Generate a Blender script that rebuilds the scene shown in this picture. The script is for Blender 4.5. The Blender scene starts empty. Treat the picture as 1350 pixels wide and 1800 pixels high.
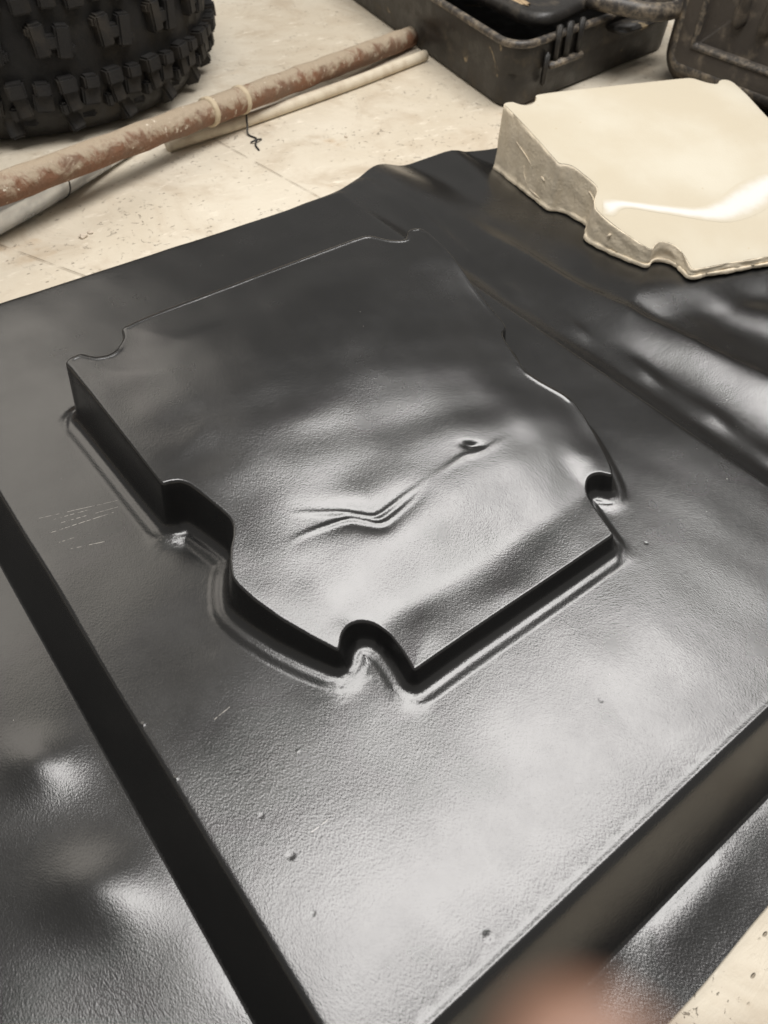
import bpy, bmesh, math, random
import numpy as np
from mathutils import Vector, Matrix, geometry, kdtree

# ------------------------------------------------------------------ camera, world, lamps, exposure
scn = bpy.context.scene
COL = scn.collection
H = 0.55                                   # lens height above the raised board, metres
cam_d = bpy.data.cameras.new('camera')
cam = bpy.data.objects.new('camera', cam_d); COL.objects.link(cam)
AX = Vector((0.79202912, 0.43885928, -0.42437296)); AY = Vector((-0.60958664, 0.60619376, -0.51081626))
AX.normalize(); AY = (AY - AX * AY.dot(AX)).normalized(); AZ = AX.cross(AY)
cam.matrix_world = Matrix.Translation((0, 0, H)) @ Matrix((AX, AY, AZ)).to_4x4()
cam_d.sensor_fit = 'VERTICAL'; cam_d.sensor_height = 36.0; cam_d.sensor_width = 27.0
cam_d.lens = 36.0 * 1355.0 / 1800.0
cam_d.clip_start = 0.002; cam_d.clip_end = 100
cam_d.dof.use_dof = True; cam_d.dof.focus_distance = 0.74
cam_d.dof.aperture_fstop = cam_d.lens / 3.1
scn.camera = cam

world = bpy.data.worlds.new('World'); scn.world = world; world.use_nodes = True
bg = world.node_tree.nodes['Background']
bg.inputs['Color'].default_value = (1.0, 0.965, 0.91, 1); bg.inputs['Strength'].default_value = 0.26

def area_lamp(name, loc, aim, sx, sy, power, color):
    d = bpy.data.lights.new(name, 'AREA'); d.shape = 'RECTANGLE'; d.size = sx; d.size_y = sy
    d.energy = power; d.color = color
    o = bpy.data.objects.new(name, d); COL.objects.link(o); o.location = loc
    o.rotation_euler = (Vector(aim) - Vector(loc)).to_track_quat('-Z', 'Y').to_euler()
    return o
area_lamp('ceiling_lamp', (1.12, 0.50, 2.3), (1.12, 0.5001, 0), 2.65, 1.0, 88, (1.0, 0.975, 0.95))
area_lamp('far_wall_fill_lamp', (-0.1, 3.3, 2.5), (0.3, 0.4, 0), 2.4, 1.9, 27, (1.0, 0.93, 0.83))  # added soft lamp, stands in for the glow of a pale far wall

scn.view_settings.view_transform = 'Standard'; scn.view_settings.look = 'None'
scn.view_settings.exposure = 0.0; scn.view_settings.gamma = 1.0

# ------------------------------------------------------------------ helpers
rng = np.random.RandomState(7); random.seed(7)

def tag(o, label=None, cat=None, group=None, kind=None):
    if label: o['label'] = label
    if cat: o['category'] = cat
    if group: o['group'] = group
    if kind: o['kind'] = kind
    return o

def empty(name, loc, label, cat, group=None):
    o = bpy.data.objects.new(name, None); COL.objects.link(o); o.location = loc; o.empty_display_size = .02
    return tag(o, label, cat, group)

def link_mesh(name, me, mat, parent=None, smooth=True, loc=None):
    o = bpy.data.objects.new(name, me); COL.objects.link(o)
    if mat and not me.materials: me.materials.append(mat)
    if smooth:
        me.polygons.foreach_set('use_smooth', [True] * len(me.polygons))
    if loc is not None: o.location = loc
    if parent is not None: o.parent = parent
    return o

def pydata(name, v, f, mat, parent=None, smooth=True, loc=None):
    me = bpy.data.meshes.new(name); me.from_pydata([tuple(map(float, p)) for p in v], [], [tuple(map(int, q)) for q in f]); me.update()
    return link_mesh(name, me, mat, parent, smooth, loc)

def from_bm(name, bm, mat, parent=None, smooth=True, loc=None):
    bmesh.ops.recalc_face_normals(bm, faces=bm.faces)
    me = bpy.data.meshes.new(name); bm.to_mesh(me); bm.free()
    return link_mesh(name, me, mat, parent, smooth, loc)

def sharp(o, deg=35):
    me = o.data
    bm = bmesh.new(); bm.from_mesh(me)
    for e in bm.edges:
        if len(e.link_faces) == 2: e.smooth = e.calc_face_angle(0) < math.radians(deg)
    bm.to_mesh(me); bm.free()
    return o

def add_tube(bm, pts, rad, n=16, cap=True):
    pts = [Vector(p) for p in pts]
    rad = rad if hasattr(rad, '__len__') else [rad] * len(pts)
    prev = None; up = Vector((0, 0, 1)); first = None
    for i, p in enumerate(pts):
        t = (pts[min(i + 1, len(pts) - 1)] - pts[max(i - 1, 0)]).normalized()
        a = t.cross(up)
        if a.length < 1e-3: a = t.cross(Vector((1, 0, 0)))
        a.normalize(); b = a.cross(t).normalized()
        ring = [bm.verts.new(p + (a * math.cos(k * 2 * math.pi / n) + b * math.sin(k * 2 * math.pi / n)) * rad[i]) for k in range(n)]
        if prev:
            for k in range(n): bm.faces.new((prev[k], prev[(k + 1) % n], ring[(k + 1) % n], ring[k]))
        else: first = ring
        prev = ring
    if cap:
        bm.faces.new(first[::-1]); bm.faces.new(prev)

def add_box(bm, c, s, rot=None, bev=0.0):
    m = Matrix.Translation(c) @ (rot.to_4x4() if rot is not None else Matrix()) @ Matrix.Diagonal((s[0], s[1], s[2], 1))
    r = bmesh.ops.create_cube(bm, size=1.0, matrix=m)
    if bev:
        es = list({e for v in r['verts'] for e in v.link_edges})
        bmesh.ops.bevel(bm, geom=es, offset=bev, segments=2, affect='EDGES')

def smooth_path(pts, n=8):
    P = [Vector(p) for p in pts]; out = []
    for i in range(len(P) - 1):
        p0, p1, p2, p3 = P[max(i - 1, 0)], P[i], P[i + 1], P[min(i + 2, len(P) - 1)]
        for k in range(n):
            t = k / n
            out.append(.5 * ((2 * p1) + (p2 - p0) * t + (2 * p0 - 5 * p1 + 4 * p2 - p3) * t * t + (3 * p1 - p0 - 3 * p2 + p3) * t ** 3))
    out.append(P[-1]); return out

class Wave:                                # smooth random field from sines
    def __init__(s, lam, amp, n=14, seed=1):
        r = np.random.RandomState(seed); a = r.uniform(0, 2 * np.pi, n); k = 2 * np.pi / (lam * r.uniform(.7, 1.5, n))
        s.kx, s.ky, s.ph, s.amp = k * np.cos(a), k * np.sin(a), r.uniform(0, 6.28, n), amp * math.sqrt(2 / n)
    def __call__(s, x, y):
        z = np.zeros_like(x)
        for kx, ky, p in zip(s.kx, s.ky, s.ph): z += np.sin(kx * x + ky * y + p)
        return z * s.amp

def sstep(a, b, x):
    t = np.clip((x - a) / (b - a), 0, 1); return t * t * (3 - 2 * t)

# ------------------------------------------------------------------ material tools
class Mat:
    def __init__(s, name, rough=.5, color=(.5, .5, .5), spec=.5, metal=0.0):
        s.m = bpy.data.materials.new(name); s.m.use_nodes = True
        s.t = s.m.node_tree; s.n = s.t.nodes; s.b = s.n['Principled BSDF']
        s.b.inputs['Base Color'].default_value = (*color, 1); s.b.inputs['Roughness'].default_value = rough
        s.b.inputs['Metallic'].default_value = metal; s.b.inputs['Specular IOR Level'].default_value = spec
        s.co = s.n.new('ShaderNodeTexCoord').outputs['Object']
    def link(s, a, b): s.t.links.new(a, b)
    def sock(s, node, i, v):
        if hasattr(v, 'node'): s.link(v, node.inputs[i])
        elif v is not None: node.inputs[i].default_value = v
    def math(s, op, a, b=None, c=None, clamp=False):
        n = s.n.new('ShaderNodeMath'); n.operation = op; n.use_clamp = clamp
        s.sock(n, 0, a); s.sock(n, 1, b); s.sock(n, 2, c); return n.outputs[0]
    def vmath(s, op, a, b=None, scale=None):
        n = s.n.new('ShaderNodeVectorMath'); n.operation = op
        s.sock(n, 0, a); s.sock(n, 1, b)
        if scale is not None: s.sock(n, 3, scale)
        return n.outputs['Value'] if op in ('LENGTH', 'DISTANCE', 'DOT_PRODUCT') else n.outputs[0]
    def noise(s, scale, detail=4, rough=.5, dist=0.0, co=None):
        n = s.n.new('ShaderNodeTexNoise'); s.link(co or s.co, n.inputs['Vector'])
        n.inputs['Scale'].default_value = scale; n.inputs['Detail'].default_value = detail
        n.inputs['Roughness'].default_value = rough; n.inputs['Distortion'].default_value = dist
        return n.outputs['Fac']
    def voronoi(s, scale, feature='F1', co=None, out='Distance', rnd=1.0):
        n = s.n.new('ShaderNodeTexVoronoi'); n.feature = feature; s.link(co or s.co, n.inputs['Vector'])
        n.inputs['Scale'].default_value = scale; n.inputs['Randomness'].default_value = rnd; return n.outputs[out]
    def mapr(s, v, a, b, c=0.0, d=1.0, smooth=True):
        n = s.n.new('ShaderNodeMapRange'); n.interpolation_type = 'SMOOTHSTEP' if smooth else 'LINEAR'
        s.link(v, n.inputs[0])
        for i, q in enumerate((a, b, c, d)): n.inputs[1 + i].default_value = q
        return n.outputs[0]
    def mix(s, f, a, b):
        n = s.n.new('ShaderNodeMix'); n.data_type = 'RGBA'
        s.sock(n, 0, f)
        for i, v in ((6, a), (7, b)):
            if hasattr(v, 'node'): s.link(v, n.inputs[i])
            else: n.inputs[i].default_value = (*v, 1)
        return n.outputs[2]
    def scale(s, v):
        n = s.n.new('ShaderNodeMapping'); s.link(s.co, n.inputs[0]); n.inputs['Scale'].default_value = v; return n.outputs[0]
    def segment(s, a, b, w0, w1, co=None):   # 1 on the line a-b, 0 beyond w1
        a, b = Vector(a), Vector(b); ba = b - a; co = co or s.co
        pa = s.vmath('SUBTRACT', co, tuple(a))
        h = s.math('DIVIDE', s.vmath('DOT_PRODUCT', pa, tuple(ba)), ba.length_squared, clamp=True)
        d = s.vmath('LENGTH', s.vmath('SUBTRACT', pa, s.vmath('SCALE', tuple(ba), scale=h)))
        return s.mapr(d, w0, w1, 1, 0)
    def spot(s, p, r): return s.mapr(s.vmath('DISTANCE', s.co, tuple(p)), 0, r, 1, 0)
    def bump(s, h, dist, strength=1.0, prev=None):
        n = s.n.new('ShaderNodeBump'); n.inputs['Distance'].default_value = dist; n.inputs['Strength'].default_value = strength
        s.link(h, n.inputs['Height'])
        if prev is not None: s.link(prev, n.inputs['Normal'])
        return n.outputs[0]
    def color(s, v): s.link(v, s.b.inputs['Base Color'])
    def rough(s, v): s.link(v, s.b.inputs['Roughness'])
    def normal(s, v): s.link(v, s.b.inputs['Normal'])

# --- black grained plastic sheet
def black_sheet(name, marks=True):
    m = Mat(name, .3, (.012, .012, .0125), .9)
    skew = m.n.new('ShaderNodeMapping'); m.link(m.co, skew.inputs[0])
    skew.inputs['Rotation'].default_value = (0, 0, math.radians(38)); skew.inputs['Scale'].default_value = (1.0, .62, 1.0)
    sk = skew.outputs[0]
    fine = m.noise(900, 3, .55, .2, sk)
    leather = m.voronoi(820, 'SMOOTH_F1', sk)
    cloud = m.noise(7, 4, .6)
    broad = m.noise(34, 3, .5)
    amt = m.mapr(m.noise(5.5, 2), .3, .68, .6, 1.0)
    h = m.math('ADD', m.math('MULTIPLY', fine, .75), m.math('MULTIPLY', leather, .45))
    n1 = m.bump(m.math('MULTIPLY', h, amt), .00021)
    n2 = m.bump(broad, .00022, 1.0, n1)
    last = n2
    col = m.mix(m.mapr(cloud, .35, .7), (.008, .008, .008), (.012, .0118, .0115))
    r = m.mapr(m.noise(11, 5, .62), .3, .72, .215, .285)
    dust = m.math('MULTIPLY', m.mapr(m.voronoi(60), .012, .03, 1, 0), m.mapr(m.noise(9, 1), .52, .6))
    wear = dust
    if marks:
        lines = [((.048, .558, 0), (.115, .537, 0)), ((.050, .535, 0), (.106, .525, 0)), ((.057, .506, 0), (.085, .496, 0)),
                 ((.058, .549, 0), (.090, .541, 0)), ((.062, .541, 0), (.112, .529, 0)), ((.048, .520, 0), (.064, .517, 0)),
                 ((.078, .284, 0), (.092, .286, 0)), ((.111, .170, 0), (.090, .1695, 0)),
                 ((.2418, .5653, .0697), (.2629, .591, .0718)), ((.2132, .5205, .0652), (.244, .5213, .0653)),
                 ((.500, .415, .052), (.528, .425, .053)), ((.553, .395, 0), (.575, .41, 0)), ((.45, .51, .064), (.47, .50, .063))]
        brk = m.mapr(m.noise(240, 3), .42, .56)
        for i, (a, b) in enumerate(lines):
            wear = m.math('MAXIMUM', wear, m.math('MULTIPLY', m.segment(a, b, .00012, .0007), m.math('MULTIPLY', brk, .8)))
        dents = None
        for (p, rr, k) in [((.070, .165, 0), .006, -1), ((.144, .047, 0), .0065, -1), ((.330, .117, 0), .0045, -.6),
                           ((.487, .201, 0), .004, -.9), ((.033, .313, 0), .004, 1), ((.033, .260, 0), .004, 1), ((.068, .20, 0), .004, -.5),
                           ((.115, .225, 0), .003, .5), ((.062, .126, 0), .004, -.5)]:
            q = m.math('MULTIPLY', m.spot(p, rr * .72), k * .0004)
            dents = q if dents is None else m.math('ADD', dents, q)
        last = m.bump(dents, 1.0, 1.0, last)
    col = m.mix(wear, col, (.33, .31, .28))
    m.color(col); m.rough(r); m.normal(last)
    return m.m
SHEET = black_sheet('black_grained_plastic')

# --- trowelled cream concrete floor
def floor_mat():
    m = Mat('cream_concrete', .62, (.6, .5, .36), .35)
    big = m.noise(2.2, 5, .6); mid = m.noise(9, 6, .62, .6); st = m.scale((22, 60, 22))
    fine = m.noise(1, 5, .7, .4, st)
    c = m.mix(m.mapr(big, .3, .7), (.58, .51, .40), (.70, .64, .53))
    c = m.mix(m.mapr(mid, .42, .72, 0, .8), c, (.47, .39, .29))
    c = m.mix(m.mapr(fine, .56, .74, 0, .85), c, (.80, .73, .61))
    ochre = m.math('MULTIPLY', m.mapr(m.noise(4.6, 4, .65), .6, .74), m.mapr(m.noise(40, 4), .35, .65))
    c = m.mix(m.math('MULTIPLY', ochre, .7), c, (.42, .25, .10))
    pits = m.math('MULTIPLY', m.mapr(m.voronoi(46, co=m.scale((1, 2.3, 1))), .05, .15, 1, 0), m.mapr(m.noise(14, 3), .44, .58))
    chips = m.math('MULTIPLY', m.mapr(m.noise(70, 5, .7, 1.2), .615, .68), m.mapr(m.noise(6, 2), .36, .56))
    dark = m.math('MAXIMUM', m.math('MULTIPLY', pits, .75), m.math('MULTIPLY', chips, .5))
    joint = m.math('MAXIMUM', m.segment((.62, 1.6, -.063), (.69, 1.0, -.063), .0006, .003), m.segment((.165, 1.27, -.063), (.31, .95, -.063), .0006, .003))
    joint = m.math('MULTIPLY', joint, m.mapr(m.noise(30, 3), .3, .6))
    c = m.mix(dark, c, (.20, .155, .105))
    c = m.mix(m.math('MULTIPLY', joint, .28), c, (.25, .18, .11))
    m.color(c); m.rough(m.mapr(mid, .3, .7, .5, .75))
    hh = m.math('SUBTRACT', m.math('ADD', m.math('MULTIPLY', fine, .35), mid), m.math('MULTIPLY', m.math('MAXIMUM', dark, joint), .8))
    m.normal(m.bump(hh, .003))
    return m.m
FLOOR = floor_mat()

def foam_mats():
    m = Mat('cream_tooling_foam', .8, (.82, .70, .47), .15)
    c = m.mix(m.mapr(m.noise(4.2, 5, .55), .35, .68), (.52, .465, .36), (.58, .54, .445))
    c = m.mix(m.math('MULTIPLY', m.mapr(m.voronoi(24), .02, .055, 1, 0), .6), c, (.45, .36, .22))
    m.color(c); m.normal(m.bump(m.noise(260, 3), .0003))
    w = Mat('brightened_cut_side', .8, (.52, .42, .28), .25)  # cut sides coloured paler than the top, standing in for missing side light
    n = w.noise(55, 6, .65, .5); n2 = w.noise(14, 3)
    c = w.mix(w.mapr(n, .35, .7), (.76, .66, .50), (.82, .72, .56))
    c = w.mix(w.mapr(n2, .5, .7, 0, .5), c, (.70, .62, .50))
    w.color(c); w.normal(w.bump(w.math('ADD', n, w.math('MULTIPLY', w.noise(190, 4), .5)), .0018))
    f = Mat('white_filler', .8, (.86, .84, .79), .15)
    at = f.n.new('ShaderNodeAttribute'); at.attribute_name = 'thickness'
    k = f.math('ADD', at.outputs['Fac'], f.math('MULTIPLY', f.math('SUBTRACT', f.noise(60, 4), .5), .5))
    f.color(f.mix(f.mapr(k, .05, .9), (.54, .49, .39), (.66, .65, .62)))   # feathers out where it is skimmed thin
    f.normal(f.bump(f.noise(120, 3), .0003))
    return m.m, w.m, f.m
FOAM, FOAM_SIDE, FILLER = foam_mats()

def rubber(name, base, dusty, amount):
    m = Mat(name, .62, base, .4)
    n = m.noise(38, 5, .6); d = m.math('MULTIPLY', m.mapr(m.noise(9, 4, .6), .45, .7), m.mapr(n, .35, .65))
    m.color(m.mix(m.math('MULTIPLY', d, amount), base, dusty)); m.rough(m.mapr(n, .3, .7, .45, .75))
    m.normal(m.bump(m.noise(300, 3), .0005))
    return m.m
RUBBER = rubber('dusty_tyre_rubber', (.011, .0105, .010), (.08, .065, .045), .3)
KNOB = rubber('worn_knob_rubber', (.015, .0142, .0135), (.10, .08, .055), .35)

def case_mat():
    m = Mat('scuffed_black_plastic', .5, (.02, .019, .018), .45)
    n = m.noise(26, 6, .65); n2 = m.noise(5, 3)
    c = m.mix(m.mapr(n2, .35, .7), (.019, .0175, .016), (.040, .035, .030))
    c = m.mix(m.math('MULTIPLY', m.mapr(n, .5, .78), .45), c, (.17, .14, .10))
    patch = m.math('MULTIPLY', m.mapr(m.noise(13, 3, .55, .4), .67, .70), m.mapr(m.noise(120, 4), .3, .55))
    c = m.mix(m.math('MULTIPLY', patch, .75), c, (.36, .28, .17))
    m.color(c); m.rough(m.mapr(n, .3, .7, .36, .62)); m.normal(m.bump(m.noise(160, 4), .0007))
    e = Mat('rubbed_edge_plastic', .45, (.05, .045, .04), .5)
    n = e.noise(60, 5, .7)
    e.color(e.mix(e.mapr(n, .40, .72), (.045, .040, .036), (.25, .205, .15))); e.normal(e.bump(n, .001))
    return m.m, e.m
CASE, CASE_EDGE = case_mat()
D = Mat('dusty_black_plastic', .55, (.04, .035, .03), .4)
n = D.noise(20, 6, .65); n2 = D.noise(4, 3)
c = D.mix(D.mapr(n2, .35, .7), (.055, .047, .040), (.10, .085, .070)); c = D.mix(D.mapr(n, .5, .75, 0, .6), c, (.25, .205, .155))
D.color(c); D.rough(D.mapr(n, .3, .7, .4, .65)); D.normal(D.bump(D.noise(150, 4), .0008)); DUSTY = D.m

def pipe_mats():
    m = Mat('rusty_plaster_splashed_pipe', .65, (.3, .13, .07), .4)
    n = m.noise(34, 6, .68, .5); up = m.n.new('ShaderNodeNewGeometry').outputs['Normal']
    sx = m.n.new('ShaderNodeSeparateXYZ'); m.link(up, sx.inputs[0])
    rust = m.mix(m.mapr(m.noise(16, 4), .35, .7), (.20, .095, .052), (.17, .105, .068))
    cov = m.math('ADD', n, m.math('MULTIPLY', sx.outputs[2], .24))   # plaster dropped onto the upper side
    c = m.mix(m.mapr(cov, .48, .70, 0, .92), rust, (.40, .325, .235))
    c = m.mix(m.mapr(m.noise(75, 5, .7), .62, .70), c, (.72, .64, .52))
    m.color(c); m.normal(m.bump(m.math('ADD', n, m.noise(90, 4)), .004))
    g = Mat('galvanised_steel', .3, (.62, .58, .50), .5, .55)
    n = g.noise(24, 4)
    g.color(g.mix(g.mapr(n, .4, .75), (.80, .83, .86), (.50, .52, .55))); g.rough(g.mapr(n, .3, .7, .17, .28)); g.normal(g.bump(g.noise(50, 4), .0003))
    k = Mat('cream_conduit', .55, (.62, .51, .36), .4)
    n = k.noise(40, 5); k.color(k.mix(k.mapr(n, .4, .75), (.64, .565, .44), (.52, .44, .33))); k.normal(k.bump(n, .001))
    return m.m, g.m, k.m
PIPE, STEEL, CONDUIT = pipe_mats()
BLACK_RUBBER = rubber('black_end_rubber', (.02, .02, .019), (.12, .1, .08), .2)
MUD = Mat('dried_mud', .9, (.42, .31, .19), .2); MUD.normal(MUD.bump(MUD.noise(150, 5), .004)); MUD = MUD.m
WIRE = Mat('black_wire', .5, (.02, .02, .02)).m
CRUMB = Mat('plaster_crumb', .8, (.6, .52, .42)).m
COLLAR = Mat('plastered_collar', .7, (.52, .43, .30), .3)
COLLAR.normal(COLLAR.bump(COLLAR.noise(120, 5), .002)); COLLAR = COLLAR.m

# ------------------------------------------------------------------ setting: floor
ZF = -.063
v = [(-5, -4, ZF), (7, -4, ZF), (7, 8, ZF), (-5, 8, ZF)]
tag(pydata('floor', v, [(0, 1, 2, 3)], FLOOR), 'cream trowelled concrete floor with brown stains and chips', kind='structure')

# ------------------------------------------------------------------ the moulded sheet
OUT = [(135.5,660.2),(143,665.4),(155.8,665.3),(158.6,660),(165,652.7),(175.5,649.2),(185,652.3),(192.4,658.5),(198.9,665),(202,672.6),(202.1,678),(206.5,680.7),(214.7,682.1),(226.7,683.4),(258,685.3),(314.4,686.2),(391.3,687.8),(443.1,688.8),(497.6,689.7),(518.2,689.1),(526.5,685.4),(532,677.5),(540.4,665.9),(549,659.6),(556.6,657.1),(563.5,661.5),(569.6,667.9),(574.7,671),(582.4,670.5),(589.4,665.9),(591.9,654.7),(590.3,640.3),(587,610.2),(576.7,553.4),(571.7,517.1),(567.6,491.5),(564,481.2),(559.8,478.1),(554.1,476.6),(550.4,472.8),(546.1,463.3),(540.4,445.9),(534.7,426.9),(533.7,413.5),(537.3,397.5),(547.1,371.4),(548.5,360.1),(543.2,338.4),(532.8,312.4),(520.6,288.3),(511.6,273.1),(504,264.3),(501,268.3),(495.4,274.9),(487.5,277.8),(481,276.5),(473.3,270.3),(467.6,261.9),(462.5,250.3),(457.6,235.7),(454.6,224.8),(451.2,215.8),(374.7,215.7),(297.8,216.0),(270.1,216.0),(242.4,215.7),(230.9,215.5),(216.9,215.3),(218.9,224.5),(220.9,237),(221.9,252.9),(219.3,264.6),(215,270.6),(208.4,275.5),(200.6,276.6),(194,274.4),(188.1,270.6),(184,265.9),(179.5,261.5),(167.8,284.3),(156.4,309.5),(147.8,335.1),(143.9,354),(143.8,362.9),(149.9,375.8),(158,388.1),(164.8,395.4),(170.9,405.6),(171.9,414.1),(169.6,427),(164.5,449.3),(160.6,462.6),(155.9,469),(148.1,472.4),(141.4,472.9),(140.8,490.4),(140,520.9),(139,565.3),(138.0,614.5),(136.7,646.9)]
OUT = np.array(OUT) / 1000
OUT = OUT[::-1]                                     # counter-clockwise

def resample(p, step):                              # closed polyline, even spacing
    q = np.vstack([p, p[:1]]); s = np.r_[0, np.cumsum(np.hypot(*np.diff(q, axis=0).T))]
    n = int(s[-1] / step); t = np.arange(n) * s[-1] / n
    return np.c_[np.interp(t, s, q[:, 0]), np.interp(t, s, q[:, 1])]
def relax(p, n):
    for _ in range(n): p = .5 * p + .25 * (np.roll(p, 1, 0) + np.roll(p, -1, 0))
    return p
OL = relax(resample(OUT, .0013), 3); OL = resample(OL, .0014); OL = relax(OL, 2)
tan = np.roll(OL, -1, 0) - np.roll(OL, 1, 0); tan /= np.linalg.norm(tan, axis=1)[:, None]
NRM = relax(np.c_[tan[:, 1], -tan[:, 0]], 2); NRM /= np.linalg.norm(NRM, axis=1)[:, None]   # outward

def nearest(p):                                     # unsigned distance to the outline and index of nearest point
    d = np.empty(len(p)); k = np.empty(len(p), int)
    a = OL; b = np.roll(OL, -1, 0) - OL; bb = (b ** 2).sum(1)
    for i in range(0, len(p), 1500):
        q = p[i:i + 1500]
        dd = (q[:, None, 0] - a[None, :, 0]) ** 2 + (q[:, None, 1] - a[None, :, 1]) ** 2
        j = dd.argmin(1); best = np.sqrt(dd[np.arange(len(q)), j])
        for jj in (j, (j - 1) % len(a)):
            w = q - a[jj]; t = np.clip((w * b[jj]).sum(1) / bb[jj], 0, 1)
            best = np.minimum(best, np.linalg.norm(w - b[jj] * t[:, None], axis=1))
        d[i:i + 1500] = best; k[i:i + 1500] = j
    return d, k
def inside(p):
    r = np.zeros(len(p), bool); a = OL[::2]; b = np.roll(a, -1, 0)
    for (x0, y0), (x1, y1) in zip(a, b):
        c = (y0 > p[:, 1]) != (y1 > p[:, 1])
        if c.any(): r ^= c & (p[:, 0] < (x1 - x0) * (p[:, 1] - y0) / (y1 - y0 + 1e-15) + x0)
    return r

GC = (-.15184749, .26256201, -.03031295)
def gtop(y): return GC[0] * y * y + GC[1] * y + GC[2]
def gedge(x, y):                                    # the moulding: its nose flattens out towards the front edge
    w = sstep(.185, .210, x) * sstep(.50, .47, x)
    e = .262 - y; hinge = .5 * (e + np.sqrt(e * e + 4 * .004 ** 2))
    q = x - .425; fall = .5 * (q + np.sqrt(q * q + 4 * .012 ** 2)) * sstep(.24, .32, y) * sstep(.62, .5, y)
    return gtop(y) - .085 * fall + w * (.185 * hinge - .0042 * sstep(.335, .262, y))

HB = .045
BX0, BX1, BY0, BY1 = .030, .650, .0284, .924
CTR = np.array([.38, .45])
BK = dict(x=1.168, y=.6651, th=-.3086, c0=.0134, tx=-.0125, ty=-.0736, sz=.0792, sc=1.0125)
RB = np.array([[math.cos(BK['th']), -math.sin(BK['th'])], [math.sin(BK['th']), math.cos(BK['th'])]])
def buck_world(l): return (l - CTR) @ RB.T * BK['sc'] + np.array([BK['x'], BK['y']])
def buck_local(w): return ((w - np.array([BK['x'], BK['y']])) / BK['sc']) @ RB + CTR
def buck_base(l): return -HB + BK['tx'] * (l[:, 0] - CTR[0]) + BK['ty'] * (l[:, 1] - CTR[1])

w_top = Wave(.16, .0007, seed=3); w_top2 = Wave(.06, .00022, seed=4)
w_pan = Wave(.20, .00032, seed=5); w_pan2 = Wave(.07, .00012, seed=6)
w_fl = Wave(.22, .0022, seed=8); w_fl2 = Wave(.09, .0005, seed=9)
L1 = np.array([(215,389),(229.9,381.5),(255.3,367.1),(266.9,357.7),(279.2,347.6),(295.5,347.4),(322,350.6),(344.6,353.5)]) / 1000
L2 = np.array([(196,365),(214,364.7),(236.3,362.3),(257.8,357.8),(269.1,348.1),(277.8,339.9),(289.2,338.3),(316.5,342.8),(340,351)]) / 1000
L3 = np.array([(340,352.5),(371.2,355),(391.8,356.7),(405,353.5),(429.3,353.5),(450,353.7)]) / 1000
def dense(l): return np.array([tuple(q)[:2] for q in smooth_path([(a, b, 0) for a, b in l], 10)])
DL = [dense(l) for l in (L1, L2, L3)]
def ridge(p, l, sig, amp):
    d2 = (p[:, None, 0] - l[None, :, 0]) ** 2 + (p[:, None, 1] - l[None, :, 1]) ** 2
    j = d2.argmin(1); t = j / (len(l) - 1); d = np.sqrt(d2[np.arange(len(p)), j])
    return amp * np.sin(np.pi * np.clip(t * .96 + .02, 0, 1)) ** 1.9 * np.exp(-(d / sig) ** 2)
def gauss(x, y, cx, cy, sx, sy, a=0.0):
    ca, sa = math.cos(a), math.sin(a); u = (x - cx) * ca + (y - cy) * sa; w = -(x - cx) * sa + (y - cy) * ca
    return np.exp(-(u / sx) ** 2 - (w / sy) ** 2)

def top_detail(p):
    x, y = p[:, 0], p[:, 1]
    z = w_top2(x, y)
    m = (x > .17) & (x < .49) & (y > .3) & (y < .45); q = p[m]; e = np.zeros(len(p))
    e[m] = ridge(q, DL[0], .0030, .0017) + ridge(q, DL[1], .0028, .0017) - ridge(q, DL[0], .012, .0018) - ridge(q, DL[1], .012, .0015) + ridge(q, DL[2], .0034, .0007) \
        - .0026 * gauss(q[:, 0], q[:, 1], .4066, .3640, .0036, .0085, 1.0)
    z += e
    z += .0008 * gauss(x, y, .49, .375, .030, .022, .4) - .0012 * gauss(x, y, .45, .40, .03, .02, .2)
    return z

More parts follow.
